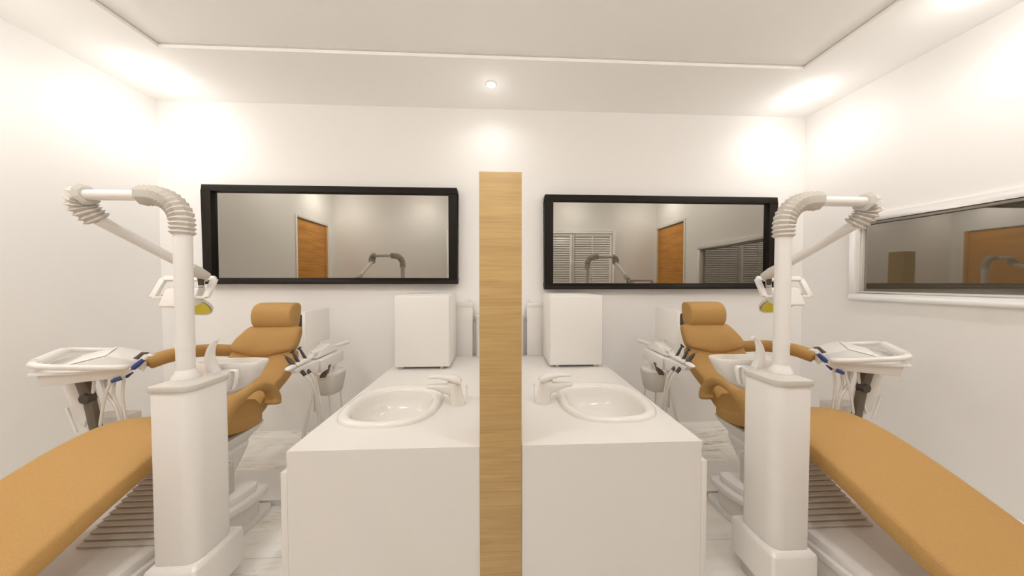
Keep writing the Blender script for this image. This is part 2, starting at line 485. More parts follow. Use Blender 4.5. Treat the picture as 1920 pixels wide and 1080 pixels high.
# louvred closet doors on the rear wall (seen in the mirror)
t = thing('louvred_closet', 'white louvred closet doors, reflected in the right wall mirror', 'closet', (0.56, RC, 0))
cx0, cx1, czt = -0.88, 2.0, 2.115
mesh('casing', [box(cx0, cx0 + 0.06, RC, RC + 0.03, 0, czt), box(cx1 - 0.06, cx1, RC, RC + 0.03, 0, czt), box(cx0 + 0.06, cx1 - 0.06, RC, RC + 0.03, czt - 0.05, czt)], 'white', t, bevel=0.003)
nl = 4; lw = (cx1 - cx0 - 0.12) / nl
for k in range(nl):
    a = cx0 + 0.06 + k * lw + 0.003; b = a + lw - 0.006; st = 0.045
    lf = mesh('door_leaf', [box(a, a + st, RC, RC + 0.022, 0.01, czt - 0.053), box(b - st, b, RC, RC + 0.022, 0.01, czt - 0.053),
                            box(a + st, b - st, RC, RC + 0.022, 0.01, 0.12), box(a + st, b - st, RC, RC + 0.022, czt - 0.10, czt - 0.053),
                            box((a + b) / 2 - 0.012, (a + b) / 2 + 0.012, RC, RC + 0.022, 0.12, czt - 0.10),
                            box(a + st, b - st, RC, RC + 0.006, 0.12, czt - 0.10)], 'white', t, bevel=0.002)
    sl = []
    nz = 48
    for j in range(nz):
        z = 0.125 + (czt - 0.235) * j / nz
        for (p, q2) in ((a + st, (a + b) / 2 - 0.012), ((a + b) / 2 + 0.012, b - st)):
            sl.append(prism([(RC + 0.006, z + 0.03), (RC + 0.009, z + 0.034), (RC + 0.020, z + 0.006), (RC + 0.017, z)], 'x', p, q2))
    s_ = mesh('slats', sl, 'white', lf, smooth=0); s_['kind'] = 'stuff'
    mesh('knob', lathe([(0.0, 0.0), (0.006, 0.0), (0.006, 0.012), (0.013, 0.018), (0.011, 0.026), (0.0, 0.028)], (0, 0, 0), 14), 'chrome', lf, origin=(0, 0, 0)).matrix_local = \
        Matrix.Translation(Vector(((b - 0.02 if k % 2 == 0 else a + 0.02), RC + 0.022, 1.0)) - wloc(lf)) @ Matrix.Rotation(-PI / 2, 4, 'X')

# ================================================================= PARTITION AND COUNTERS
CY, CT, CXO, CXI = 1.078, 0.623, -0.780, -0.074     # counter front, top, outer x (left), inner x
tag(mesh('oak_post', box(-0.0735, 0.0845, CY - 0.004, CY + 0.155, 0.0, 1.652), 'oak', bevel=0.0015, origin=(XM, CY, 0)),
    'tall light oak post standing between the two counters', 'post')
tag(mesh('infill_panel', box(-0.0738, 0.0848, CY + 0.156, D - 0.002, 0.0, CT), 'counter', bevel=0.001, origin=(XM, 1.8, 0)),
    'white infill strip joining the two worktops behind the oak post', 'panel')

SCX, SCY, SHX, SHY, SN = -0.527, 1.466, 0.232, 0.236, 2.7

def counter(bay, side):
    t = thing('base_cabinet', 'white base cabinet under the worktop on the %s side of the oak post' % side, 'cabinet', (-0.43, 1.77, 0), bay, 'white base cabinets beside the oak post')
    zt = CT - 0.03
    th = 0.018
    mesh('body', [box(CXO + 0.002, CXI, CY, CY + th, 0.0, zt), box(CXO + 0.002, CXI, D - 0.002 - th, D - 0.002, 0.0, zt), box(CXI - th, CXI, CY + th, D - 0.002 - th, 0.0, zt),
                  box(CXO + 0.002, CXI - th, CY + th, D - 0.002 - th, 0.0, 0.06), box(CXO + 0.002, CXO + 0.02, CY + th, D - 0.002 - th, 0.06, zt)], 'counter', t, bay, smooth=0)
    n = 3; L = (D - CY - 0.01) / n
    for k in range(n):
        d = mesh('door', box(CXO - 0.022, CXO + 0.001, CY + 0.0 + k * L, CY + (k + 1) * L - 0.004, 0.05, 0.545), 'counter', t, bay, bevel=0.0015)
        yy = CY + (k + 0.5) * L
        mesh('handle', tube(smoothpath([(CXO - 0.02, yy - 0.06, 0.50), (CXO - 0.042, yy - 0.055, 0.50), (CXO - 0.042, yy + 0.055, 0.50), (CXO - 0.02, yy + 0.06, 0.50)], 4), 0.005, 8), 'chrome', d, bay)
    # worktop with a real sink cut-out
    loop = [(SCX + p, SCY + q) for p, q in superell(SHX - 0.03, SHY - 0.03, SN, 48)]
    x0, x1, y0, y1 = CXO, CXI, CY, D - 0.002
    # matching outer loop: project each cut-out point radially to the rectangle
    outer = []
    for (px, py) in loop:
        dx, dy = px - SCX, py - SCY
        ts = []
        if dx > 1e-9: ts.append((x1 - SCX) / dx)
        if dx < -1e-9: ts.append((x0 - SCX) / dx)
        if dy > 1e-9: ts.append((y1 - SCY) / dy)
        if dy < -1e-9: ts.append((y0 - SCY) / dy)
        s = min(ts); outer.append([SCX + dx * s, SCY + dy * s])
    for (qx, qy) in ((x0, y0), (x1, y0), (x0, y1), (x1, y1)):
        i = min(range(48), key=lambda i: (outer[i][0] - qx) ** 2 + (outer[i][1] - qy) ** 2); outer[i] = [qx, qy]
    n = 48
    V = [(*p, CT) for p in outer] + [(*p, CT) for p in loop] + [(*p, zt) for p in loop] + [(*p, zt) for p in outer]
    F = []
    for i in range(n):
        j = (i + 1) % n
        for r in range(4):
            a, b = r * n, ((r + 1) % 4) * n
            F.append((a + i, a + j, b + j, b + i))
    wt = mesh('worktop', (V, F), 'counter', None, bay, smooth=20, origin=(-0.43, 1.77, zt))
    tag(wt, 'white worktop slab with a sink, %s of the oak post' % side, 'worktop', 'white worktops')
    # sink
    s = thing('sink_basin', 'white oval drop-in sink with a raised rim in the %s worktop' % side, 'sink', (SCX, SCY, CT), bay, 'white drop-in sinks')
    prof = [(0, 0.000), (0.002, 0.010), (0.008, 0.017), (0.018, 0.020), (0.034, 0.017), (0.046, 0.008), (0.052, -0.006), (0.060, -0.035), (0.075, -0.075), (0.105, -0.100), (0.150, -0.108), (0.205, -0.112)]
    rings = []
    for ins, dz in prof:
        rings.append([(SCX + p, SCY + q, CT + dz) for p, q in superell(SHX - ins, SHY - ins, SN if ins < .1 else 2.2, 48)])
    under = [[(SCX + p, SCY + q, CT + dz) for p, q in superell(SHX - ins, SHY - ins, SN, 48)] for ins, dz in ((0.205, -0.118), (0.10, -0.110), (0.055, -0.07), (0.042, -0.004), (0.032, 0.0))]
    mesh('basin', loft(rings + under + [rings[0]], cap=False), 'ceramic', s, bay, smooth=60)
    mesh('drain', lathe([(0.0, -0.106), (0.018, -0.106), (0.021, -0.1075), (0.021, -0.111), (0.0, -0.111)], (SCX, SCY, CT), 20), 'chrome', s, bay)
    # tap
    f = thing('mixer_tap', 'white single-lever mixer tap beside the %s sink' % side, 'tap', (-0.209, 1.462, CT), bay, 'single-lever mixer taps')
    bx_, by_ = -0.212, 1.462
    body = []
    for z, cx, r in ((0.0, bx_, 0.038), (0.006, bx_, 0.039), (0.014, bx_ - 0.001, 0.037), (0.05, bx_ - 0.008, 0.035), (0.09, bx_ - 0.015, 0.034), (0.112, bx_ - 0.018, 0.034), (0.116, bx_ - 0.018, 0.031)):
        body.append([(cx + r * math.cos(2 * PI * k / 24), by_ + r * 0.85 * math.sin(2 * PI * k / 24), CT + z) for k in range(24)])
    mesh('body', loft(body), 'ceramic', f, bay, smooth=40)
    sp = []
    for x, zc, hy, hz in ((bx_ + 0.004, 0.076, 0.027, 0.036), (bx_ - 0.035, 0.076, 0.025, 0.031), (bx_ - 0.075, 0.083, 0.022, 0.021), (bx_ - 0.115, 0.091, 0.019, 0.012), (bx_ - 0.148, 0.093, 0.016, 0.008), (bx_ - 0.152, 0.093, 0.012, 0.005)):
        sp.append([(x, by_ + p, CT + zc + q) for p, q in superell(hy, hz, 3.0, 20)])
    mesh('spout', loft(sp), 'ceramic', f, bay, smooth=50)
    lv = []
    for x, zc, hy, hz in ((bx_ + 0.020, 0.118, 0.024, 0.004), (bx_ + 0.016, 0.120, 0.032, 0.012), (bx_ - 0.015, 0.129, 0.034, 0.019), (bx_ - 0.050, 0.138, 0.028, 0.013), (bx_ - 0.085, 0.143, 0.022, 0.008), (bx_ - 0.135, 0.142, 0.019, 0.006), (bx_ - 0.145, 0.141, 0.015, 0.004)):
        lv.append([(x, by_ + p, CT + zc + q) for p, q in superell(hy, hz, 2.8, 20)])
    mesh('lever', loft(lv), 'ceramic', f, bay, smooth=50)
    mesh('pop_up_rod', [tube([(bx_ + 0.046, by_, CT + 0.02), (bx_ + 0.046, by_, CT + 0.092)], 0.0028, 8), lathe([(0.0, 0.088), (0.006, 0.090), (0.006, 0.096), (0.0, 0.098)], (bx_ + 0.046, by_, CT), 12)], 'ceramic', f, bay)
    # box appliance on feet
    a = thing('sterilizer', 'large white box sterilizer on small feet behind the %s sink' % side, 'appliance', (-0.545, 2.22, CT), bay, 'box sterilizers on the worktops')
    x0, x1, y0, y1, z0, z1 = -0.738, -0.352, 2.05, 2.37, CT + 0.016, 1.148
    mesh('housing', box(x0, x1, y0 + 0.012, y1, z0, z1), 'white2', a, bay, bevel=0.006)
    mesh('front_panel', box(x0 + 0.004, x1 - 0.004, y0, y0 + 0.0118, z0 + 0.004, z1 - 0.008), 'white2', a, bay, bevel=0.003)
    mesh('top_lid', box(x0 + 0.07, x1 - 0.004, y0 + 0.08, y1 - 0.02, z1, z1 + 0.006), 'white2', a, bay, bevel=0.002)
    for fx in (x0 + 0.045, x1 - 0.06):
        for fy in (y0 + 0.03, y1 - 0.04):
            mesh('foot', lathe([(0.0, 0.0), (0.013, 0.0), (0.014, 0.004), (0.012, 0.016), (0.0, 0.016)], (fx, fy, CT), 14), 'grey', a, bay)
    # slim dispenser against the wall
    b = thing('dispenser', 'narrow white dispenser against the back wall beside the %s sterilizer' % side, 'dispenser', (-0.30, 2.43, CT), bay, 'narrow dispensers by the wall')
    x0, x1, y0, y1, z1 = -0.372, -0.222, 2.402, D - 0.004, 1.035
    mesh('body', box(x0, x1, y0, y1, CT, z1), 'white2', b, bay, bevel=0.003)
    mesh('lid', box(x0 - 0.002, x1 + 0.002, y0 - 0.004, y1, z1, z1 + 0.032), 'white', b, bay, bevel=0.004)
    mesh('knob', lathe([(0.0, 0.0), (0.004, 0.0), (0.004, 0.022), (0.011, 0.026), (0.011, 0.031), (0.0, 0.033)], (x1 - 0.022, 2.43, z1 + 0.032), 14), 'white', b, bay)
    mesh('side_grip', tube(smoothpath([(x1 - 0.002, 2.43, 1.02), (x1 + 0.014, 2.43, 1.0), (x1 + 0.012, 2.43, 0.94), (x1 - 0.002, 2.43, 0.92)], 4), 0.006, 8), 'grey', b, bay)
    # small canister behind the post
    c = thing('canister', 'small white canister in the corner between wall and oak post, %s counter' % side, 'canister', (-0.15, 2.41, CT), bay, 'small canisters behind the oak post')
    mesh('body', lathe([(0.0, 0.0), (0.040, 0.0), (0.042, 0.006), (0.042, 0.31), (0.0, 0.31)], (-0.152, 2.415, CT), 24), 'white2', c, bay)
    mesh('lid', lathe([(0.0, 0.31), (0.045, 0.31), (0.046, 0.325), (0.043, 0.345), (0.0, 0.348)], (-0.152, 2.415, CT), 24), 'white', c, bay)

counter(LEFT, 'left')
counter(Bay(True), 'right')

# ================================================================= DENTAL BAYS
def add(a, b, s=1.0): return tuple(x + y * s for x, y in zip(a, b))

def dental_chair(bay, side):
    XC = -1.60
    t = thing('dental_chair', 'tan upholstered reclining dental chair on a white base, %s bay' % side, 'dental chair', (XC, 1.3, 0), bay, 'tan dental chairs')
    # seat and leg rest: one long pad with a raised knee
    leg = dense([(0.50, 0.285, 0.200, 0.075), (0.62, 0.325, 0.215, 0.085), (0.85, 0.420, 0.220, 0.088), (1.05, 0.512, 0.222, 0.090), (1.22, 0.575, 0.222, 0.092),
                 (1.36, 0.600, 0.222, 0.095), (1.47, 0.585, 0.222, 0.100), (1.57, 0.540, 0.222, 0.105), (1.66, 0.515, 0.222, 0.105), (1.735, 0.512, 0.215, 0.100)], 4)
    lr = mesh('leg_rest_and_seat', cushion(leg, XC, n=5.0, k=36, endr=0.035), 'uphol', t, bay, smooth=60)
    mesh('seam', tube([(XC + 0.10, 1.655, 0.5195), (XC + 0.19, 1.675, 0.5185)], 0.0022, 6), 'uphol', lr, bay)
    # lower back pad
    lo = dense([(1.640, 0.495, 0.195, 0.075), (1.70, 0.535, 0.215, 0.085), (1.77, 0.583, 0.210, 0.090), (1.85, 0.626, 0.208, 0.090), (1.93, 0.678, 0.212, 0.090), (1.985, 0.745, 0.215, 0.085), (2.01, 0.79, 0.200, 0.075)], 5)
    mesh('backrest_lower_pad', cushion(lo, XC, n=5.5, k=40, endr=0.025), 'uphol', t, bay, smooth=60)
    # upper back pad, tongue-shaped lower edge over the lower pad
    rings = []
    secs = [(-0.012, 0.05, 0.012, 0.0), (0.004, 0.10, 0.026, 0.0), (0.020, 0.165, 0.034, 0.002), (0.034, 0.204, 0.038, 0.004), (0.065, 0.211, 0.040, 0.006), (0.105, 0.205, 0.040, 0.014), (0.145, 0.192, 0.038, 0.026), (0.180, 0.180, 0.034, 0.036), (0.196, 0.170, 0.026, 0.040), (0.203, 0.15, 0.012, 0.040)]
    dY, dZ = 0.447, 0.894   # direction of the reclined back
    nY, nZ = -0.894, 0.447
    oy, oz = 1.998, 0.752
    for s, hw, ht, ox in secs:
        rings.append([(XC + ox + p, oy + dY * s + nY * q, oz + dZ * s + nZ * q) for p, q in superell(hw, ht, 4.2, 40)])
    mesh('backrest_upper_pad', loft(rings), 'uphol', t, bay, smooth=60)
    # white shell behind the back
    mesh('back_shell', prism([(1.70, 0.44), (1.79, 0.475), (1.96, 0.565), (2.075, 0.72), (2.15, 0.87), (2.125, 0.885), (2.05, 0.735), (1.94, 0.59), (1.77, 0.49)], 'x', XC - 0.15, XC + 0.14), 'white', t, bay, bevel=0.006)
    # headrest: bulged pad with flat ends
    hc = (XC + 0.036, 2.105, 1.003)
    prof = [(-0.068, 0.040), (-0.074, 0.0), (-0.066, -0.048), (-0.040, -0.082), (-0.006, -0.090), (0.02, -0.080), (0.040, -0.02), (0.050, 0.045), (0.048, 0.078), (0.025, 0.092), (-0.012, 0.090), (-0.045, 0.074)]
    rings = []
    for s, sc in ((-1.0, 0.86), (-0.985, 0.94), (-0.95, 0.985), (-0.88, 1.0), (-0.4, 1.012), (0.0, 1.018), (0.4, 1.012), (0.88, 1.0), (0.95, 0.985), (0.985, 0.94), (1.0, 0.86)):
        pp = smoothpath([Vector((0, *p)) for p in prof + [prof[0]]], 3)[:-1]
        rings.append([(hc[0] + s * 0.130, hc[1] + p.y * sc, hc[2] + p.z * sc) for p in pp])
    mesh('headrest', loft(rings), 'uphol', t, bay, smooth=50)
    mesh('headrest_bracket', [prism([(2.130, 0.915), (2.175, 0.905), (2.20, 0.94), (2.195, 0.975), (2.17, 1.005), (2.145, 1.01)], 'x', XC - 0.06, XC + 0.160), bar((XC + 0.03, 2.165, 0.93), (XC + 0.03, 2.13, 0.84), 0.06, 0.02)], 'dark', t, bay, bevel=0.006)
    # near armrest (arched down towards the seat)
    ax = XC + 0.265
    pa = smoothpath([(ax, 1.742, 0.522), (ax, 1.752, 0.562), (ax, 1.722, 0.622), (ax, 1.662, 0.662), (ax, 1.595, 0.668), (ax, 1.52, 0.640), (ax, 1.45, 0.585), (ax, 1.40, 0.515)], 6)
    n = len(pa); rad = [0.024 + 0.014 * max(0, 1 - i / 16) for i in range(n)]; rad[0] *= 0.55; rad[1] *= 0.85; rad[-1] *= 0.6
    mesh('armrest', tube(pa, rad, 16, ref=(1, 0, 0), flat=1.15), 'uphol', t, bay, smooth=60)
    ax2 = XC + 0.222
    mesh('side_bolster', prism([(1.712, 0.468), (1.735, 0.485), (1.725, 0.535), (1.69, 0.578), (1.63, 0.604), (1.56, 0.600), (1.48, 0.555), (1.42, 0.49), (1.42, 0.468)], 'x', ax2 - 0.05, ax2 - 0.004), 'uphol', t, bay, bevel=0.014, bseg=3)
    # far armrest, swung level
    fx = XC - 0.36
    fa = smoothpath([(fx - 0.01, 1.690, 0.790), (fx, 1.715, 0.797), (fx, 1.80, 0.805), (fx + 0.01, 1.92, 0.800), (fx + 0.03, 2.03, 0.782), (fx + 0.10, 2.10, 0.76), (fx + 0.17, 2.10, 0.75)], 5)
    n = len(fa); rad = [0.040] * n; rad[0] = 0.020; rad[1] = 0.032; rad[2] = 0.038
    mesh('armrest', tube(fa, rad, 16), 'uphol', t, bay, smooth=60)
    # white seat shell and pedestal
    rings = []
    for z, y0, y1, hw in ((0.425, 1.46, 1.775, 0.215), (0.405, 1.46, 1.76, 0.210), (0.35, 1.46, 1.715, 0.175), (0.335, 1.46, 1.70, 0.19), (0.30, 1.46, 1.685, 0.185), (0.2005, 1.46, 1.62, 0.175)):
        rings.append([(x, y, z) for x, y in rrect(XC - hw, XC + hw, y0, y1, 0.05)])
    mesh('seat_shell', loft(rings), 'white', t, bay, smooth=40)
    # base casting
    def foot(e, yb):
        # narrow towards the feet, flaring out behind the column
        pts = [(XC - 0.30 - e, 0.70 - e), (XC + 0.20 + e * 0.4, 0.70 - e), (XC + 0.235 + e * 0.4, 0.85), (XC + 0.25 + e * 0.5, 1.20), (XC + 0.262 + e * 0.6, 1.30), (XC + 0.30 + e, 1.36),
               (XC + 0.335 + e, 1.45), (XC + 0.345 + e, yb - 0.03), (XC + 0.33 + e, yb), (XC - 0.31 - e, yb), (XC - 0.34 - e, yb - 0.03), (XC - 0.34 - e, 0.80)]
        return pts
    b = mesh('base', prism(foot(0.0, 1.55), 'z', 0.165, 0.200), 'white', t, bay, bevel=0.003, smooth=25)
    mesh('base_lip', prism(foot(0.035, 1.575), 'z', 0.135, 0.1648), 'white', t, bay, bevel=0.004, smooth=25)
    mesh('base_skirt', prism(foot(0.0, 1.56), 'z', 0.03, 0.1348), 'white', t, bay, bevel=0.002, smooth=25)
    mesh('floor_plate', prism(foot(0.015, 1.62), 'z', 0.0, 0.0298), 'white2', t, bay, bevel=0.003)
    # ribbed sliding cover under the leg rest
    mesh('rib_ramp', prism([(1.20, 0.2002), (1.475, 0.2002), (1.475, 0.36)], 'x', XC - 0.05, XC + 0.28), 'grey', t, bay)
    rx0, rx1 = XC - 0.055, XC + 0.285
    for k in range(15):
        y = 1.178 + 0.0195 * k; z = 0.2003 + 0.0112 * k
        mesh('rib', prism([(y + 0.007, z - 0.003), (y, z + 0.006), (y + 0.002, z + 0.009), (y + 0.019, z + 0.0105), (y + 0.028, z + 0.009), (y + 0.028, z - 0.003)], 'x', rx0, rx1), 'rib', t, bay, smooth=0)
    # cover plate beside the base, on the floor behind the column
    mesh('hose_cover', prism(rrect(XC - 0.10, XC + 0.43, 1.632, 1.905, 0.004), 'z', 0.0, 0.032), 'white2', t, bay, bevel=0.003)
    return t

def column_unit(bay, side):
    t = thing('dental_column', 'white dental unit column with grey top and spittoon bowl, %s bay' % side, 'dental unit', (-1.17, 1.14, 0), bay, 'dental unit columns')
    def outline(e, r): return rrect(-1.246 - e, -1.094 + e, 1.062 - e, 1.222 + e, (r, 0.012, 0.012, r + 0.02))
    mesh('column', prism(outline(-0.005, 0.02), 'z', 0.222, 0.850), 'white', t, bay, bevel=0.002)
    tp = mesh('top_plate', prism(outline(0.0, 0.022), 'z', 0.8502, 0.873), 'grey', t, bay, bevel=0.004)
    # stepped pedestal
    rings = []
    for z, e in ((0.07, 0.014), (0.205, 0.014), (0.212, 0.012), (0.2218, 0.002), (0.2219, 0.0)):
        rings.append([(x, y, z) for x, y in rrect(-1.246 - e, -1.094 + e, 1.062 - e, 1.222 + e * 2, 0.012)])
    mesh('pedestal', loft(rings), 'white', t, bay, smooth=30)
    mesh('pedestal_foot', prism(rrect(-1.25, -1.105, 1.06, 1.225, 0.015), 'z', 0.0, 0.0698), 'grey', t, bay, bevel=0.003)
    # spittoon bowl reaching over the chair behind the column
    def bring(xl, xr, hy, z, n=3.6):
        return [((xl + xr) / 2 + p, 1.352 + q, z) for p, q in superell((xr - xl) / 2, hy, n, 44)]
    out = [bring(-1.340, -1.235, 0.026, 0.733), bring(-1.346, -1.195, 0.036, 0.742), bring(-1.350, -1.140, 0.044, 0.775), bring(-1.353, -1.097, 0.050, 0.820), bring(-1.356, -1.072, 0.053, 0.865), bring(-1.357, -1.064, 0.054, 0.882), bring(-1.355, -1.066, 0.052, 0.888)]
    inn = [bring(-1.346, -1.076, 0.045, 0.887, 3.0), bring(-1.342, -1.084, 0.042, 0.868, 3.0), bring(-1.335, -1.12, 0.034, 0.82, 2.6), bring(-1.31, -1.19, 0.02, 0.775, 2.2)]
    bw = mesh('spittoon_bowl', loft(out + inn), 'ceramic', t, bay, smooth=50)
    mesh('bowl_neck', tube([(-1.19, 1.225, 0.80), (-1.22, 1.30, 0.80)], 0.035, 16), 'white', t, bay)
    # rinse spout: tapered horn
    mesh('rinse_spout', tube(smoothpath([(-1.196, 1.268, 0.840), (-1.214, 1.268, 0.880), (-1.222, 1.268, 0.920), (-1.218, 1.268, 0.955), (-1.206, 1.268, 0.983), (-1.196, 1.268, 0.996)], 5),
                             [0.0245 - 0.0007 * i for i in range(26)], 16), 'white', t, bay, smooth=60)
    mesh('spout_nozzle', tube([(-1.202, 1.268, 0.991), (-1.186, 1.268, 0.999)], 0.0085, 10), 'white', t, bay)
    # cup filler bracket
    mesh('cup_arm', [tube(smoothpath([(-1.125, 1.255, 0.872), (-1.104, 1.255, 0.870), (-1.104, 1.255, 0.842), (-1.118, 1.255, 0.795), (-1.14, 1.255, 0.787)], 5), 0.004, 8, ref=(0, 1, 0), flat=2.6)], 'white', t, bay)
    mesh('cup_holder', lathe([(0.0, 0.0), (0.018, 0.0), (0.026, 0.02), (0.030, 0.080), (0.027, 0.082), (0.022, 0.02), (0.0, 0.006)], (-1.150, 1.255, 0.788), 24), 'white', t, bay, smooth=50)
    return t

def arc(c, a0, a1, r, u, v, n):
    c, u, v = Vector(c), Vector(u), Vector(v)
    return [c + (u * math.cos(a0 + (a1 - a0) * k / n) + v * math.sin(a0 + (a1 - a0) * k / n)) * r for k in range(n + 1)]

def operating_light(bay, side):
    px, py = -1.209, 1.161
    t = thing('operating_light', 'white articulated operating light on a pole, %s bay column' % side, 'operating light', (px, py, 0.873), bay, 'articulated operating lights')
    mesh('pole', [tube([(px, py, 0.8735), (px, py, 1.43)], 0.0265, 20), lathe([(0.0266, 0.0), (0.040, 0.0), (0.040, 0.008), (0.032, 0.020), (0.0266, 0.035)], (px, py, 0.8732), 20)], 'white', t, bay, smooth=50)
    mesh('pole_collar', lathe([(0.0265, -0.008), (0.0278, -0.008), (0.0278, 0.008), (0.0265, 0.008)], (px, py, 1.0), 20), 'white2', t, bay)
    # ribbed bend at the top of the pole
    zt = 1.572; R = 0.125
    def bellows(path, r0, r1, n):
        pts = []; rad = []
        L = smoothpath(path, 10)
        m = 2 * n
        # resample evenly
        acc = [0]
        for a, b in zip(L[:-1], L[1:]): acc.append(acc[-1] + (b - a).length)
        for k in range(m + 1):
            d = acc[-1] * k / m
            i = max(j for j in range(len(acc)) if acc[j] <= d + 1e-9); i = min(i, len(L) - 2)
            q = (d - acc[i]) / max(1e-9, acc[i + 1] - acc[i])
            pts.append(L[i].lerp(L[i + 1], q)); rad.append(r0 if k % 2 == 0 else r1)
        return tube(pts, rad, 8, ref=(0, 1, 0), phase=PI / 8)
    p1 = [(px, py, 1.425), (px, py, 1.455)] + [tuple(p) for p in arc((px - 0.105, py, 1.467), 0, PI / 2, 0.105, (1, 0, 0), (0, 0, 1), 6)] + [(px - 0.145, py, zt)]
    mesh('pole_bellows', bellows(p1, 0.0310, 0.0395, 15), 'rubber', t, bay, smooth=0)
    ex = -1.556
    mesh('cross_tube', tube([(px - 0.135, py, zt), (ex - 0.01, py, zt)], 0.0195, 18), 'white', t, bay, smooth=50)
    # elbow bellows turning back and down towards the chair head
    p2 = [(ex + 0.012, py, zt), (ex - 0.012, py + 0.001, zt - 0.006), (ex - 0.024, py + 0.008, zt - 0.030), (ex - 0.020, py + 0.022, zt - 0.058), (ex - 0.010, py + 0.044, zt - 0.086)]
    mesh('elbow_bellows', bellows(p2, 0.0300, 0.0410, 8), 'rubber', t, bay, smooth=0)
    e0 = Vector((ex - 0.012, py + 0.040, zt - 0.082)); e1 = Vector((-1.556, 1.575, 1.287))
    mesh('spring_arm', tube([e0, e1], 0.0205, 18), 'white', t, bay, smooth=50)
    d = (e1 - e0).normalized()
    mesh('lamp_joint', [tube([e1 - d * 0.06, e1 - d * 0.02, e1 + d * 0.03], [0.026, 0.029, 0.024], 14)], 'grey', t, bay, smooth=50)
    mesh('joint_pin', lathe([(0.0, -0.06), (0.011, -0.06), (0.013, -0.02), (0.0, -0.02)], tuple(e1 + Vector((-0.004, 0.005, 0.0))), 14), 'dark', t, bay)
    # lamp head hanging below the joint
    hx, hy, hz = -1.683, 1.60, 1.19
    head = mesh('lamp_head', [prism([(1.566, 1.118), (1.574, 1.110), (1.62, 1.128), (1.645, 1.165), (1.65, 1.205), (1.63, 1.212), (1.603, 1.208)], 'x', hx - 0.082, hx + 0.085)], 'white', t, bay, bevel=0.006)
    # sloping handle frame around the head (tilted plane)
    def fp(u, v):   # u across, v down the tilted frame
        return Vector((hx - 0.002 + u, 1.645 - 0.046 * v, 1.262 - 0.100 * v))
    hw0, hw1 = 0.137, 0.137
    quad = [fp(-hw0 + 0.006, 0), fp(hw0 - 0.004, 0), fp(hw1 - 0.006, 1), fp(-hw1 + 0.0, 1)]
    g = [bar(quad[0], quad[1], 0.030, 0.018, up=(0, 0.8, -0.6)), bar(quad[1], quad[2], 0.030, 0.018, up=(0, 0.8, -0.6)), bar(quad[3], quad[0], 0.030, 0.018, up=(0, 0.8, -0.6)),
         bar(quad[3], quad[3] + Vector((0.055, 0.0, 0.0)), 0.016, 0.014), bar(quad[2], quad[2] + Vector((-0.055, 0, 0)), 0.016, 0.014)]
    mesh('handle_frame', g, 'white', head, bay, bevel=0.004)
    mesh('frame_switch', obox(fp(hw0 - 0.022, 0.06), (1, 0, 0), (0, 0.8, -0.6), (0, 0.6, 0.8), 0.012, 0.006, 0.009), 'dark', head, bay, bevel=0.002)
    # yellow dish facing the chair (open towards the back and down)
    dc = Vector((hx - 0.062, 1.708, 1.136)); ay = Vector((0, -0.64, -0.768)); ax = Vector((1, 0, 0)); az = ay.cross(ax)
    def dish(prof):
        return loft([[dc + ax * (r * math.cos(2 * PI * k / 36)) + az * (r * math.sin(2 * PI * k / 36)) + ay * h for k in range(36)] for r, h in prof], cap=True)
    mesh('reflector_dish', dish([(0.001, 0.010), (0.06, 0.012), (0.100, 0.020), (0.108, 0.026), (0.1085, 0.022), (0.104, 0.008), (0.06, -0.008), (0.001, -0.012)]), 'white', head, bay, smooth=50)
    mesh('reflector_face', dish([(0.001, 0.0145), (0.06, 0.0165), (0.097, 0.0245), (0.0975, 0.0225), (0.06, 0.0125), (0.001, 0.0105)]), 'yellow', head, bay, smooth=50)
    mesh('lamp_arm', [bar(e1 + Vector((-0.004, 0.008, -0.02)), (hx + 0.06, 1.645, 1.215), 0.026, 0.02)], 'white', head, bay, bevel=0.004)
    return t

def hose(pts, r=0.0065, m=6): return tube(smoothpath(pts, m), r, 8)

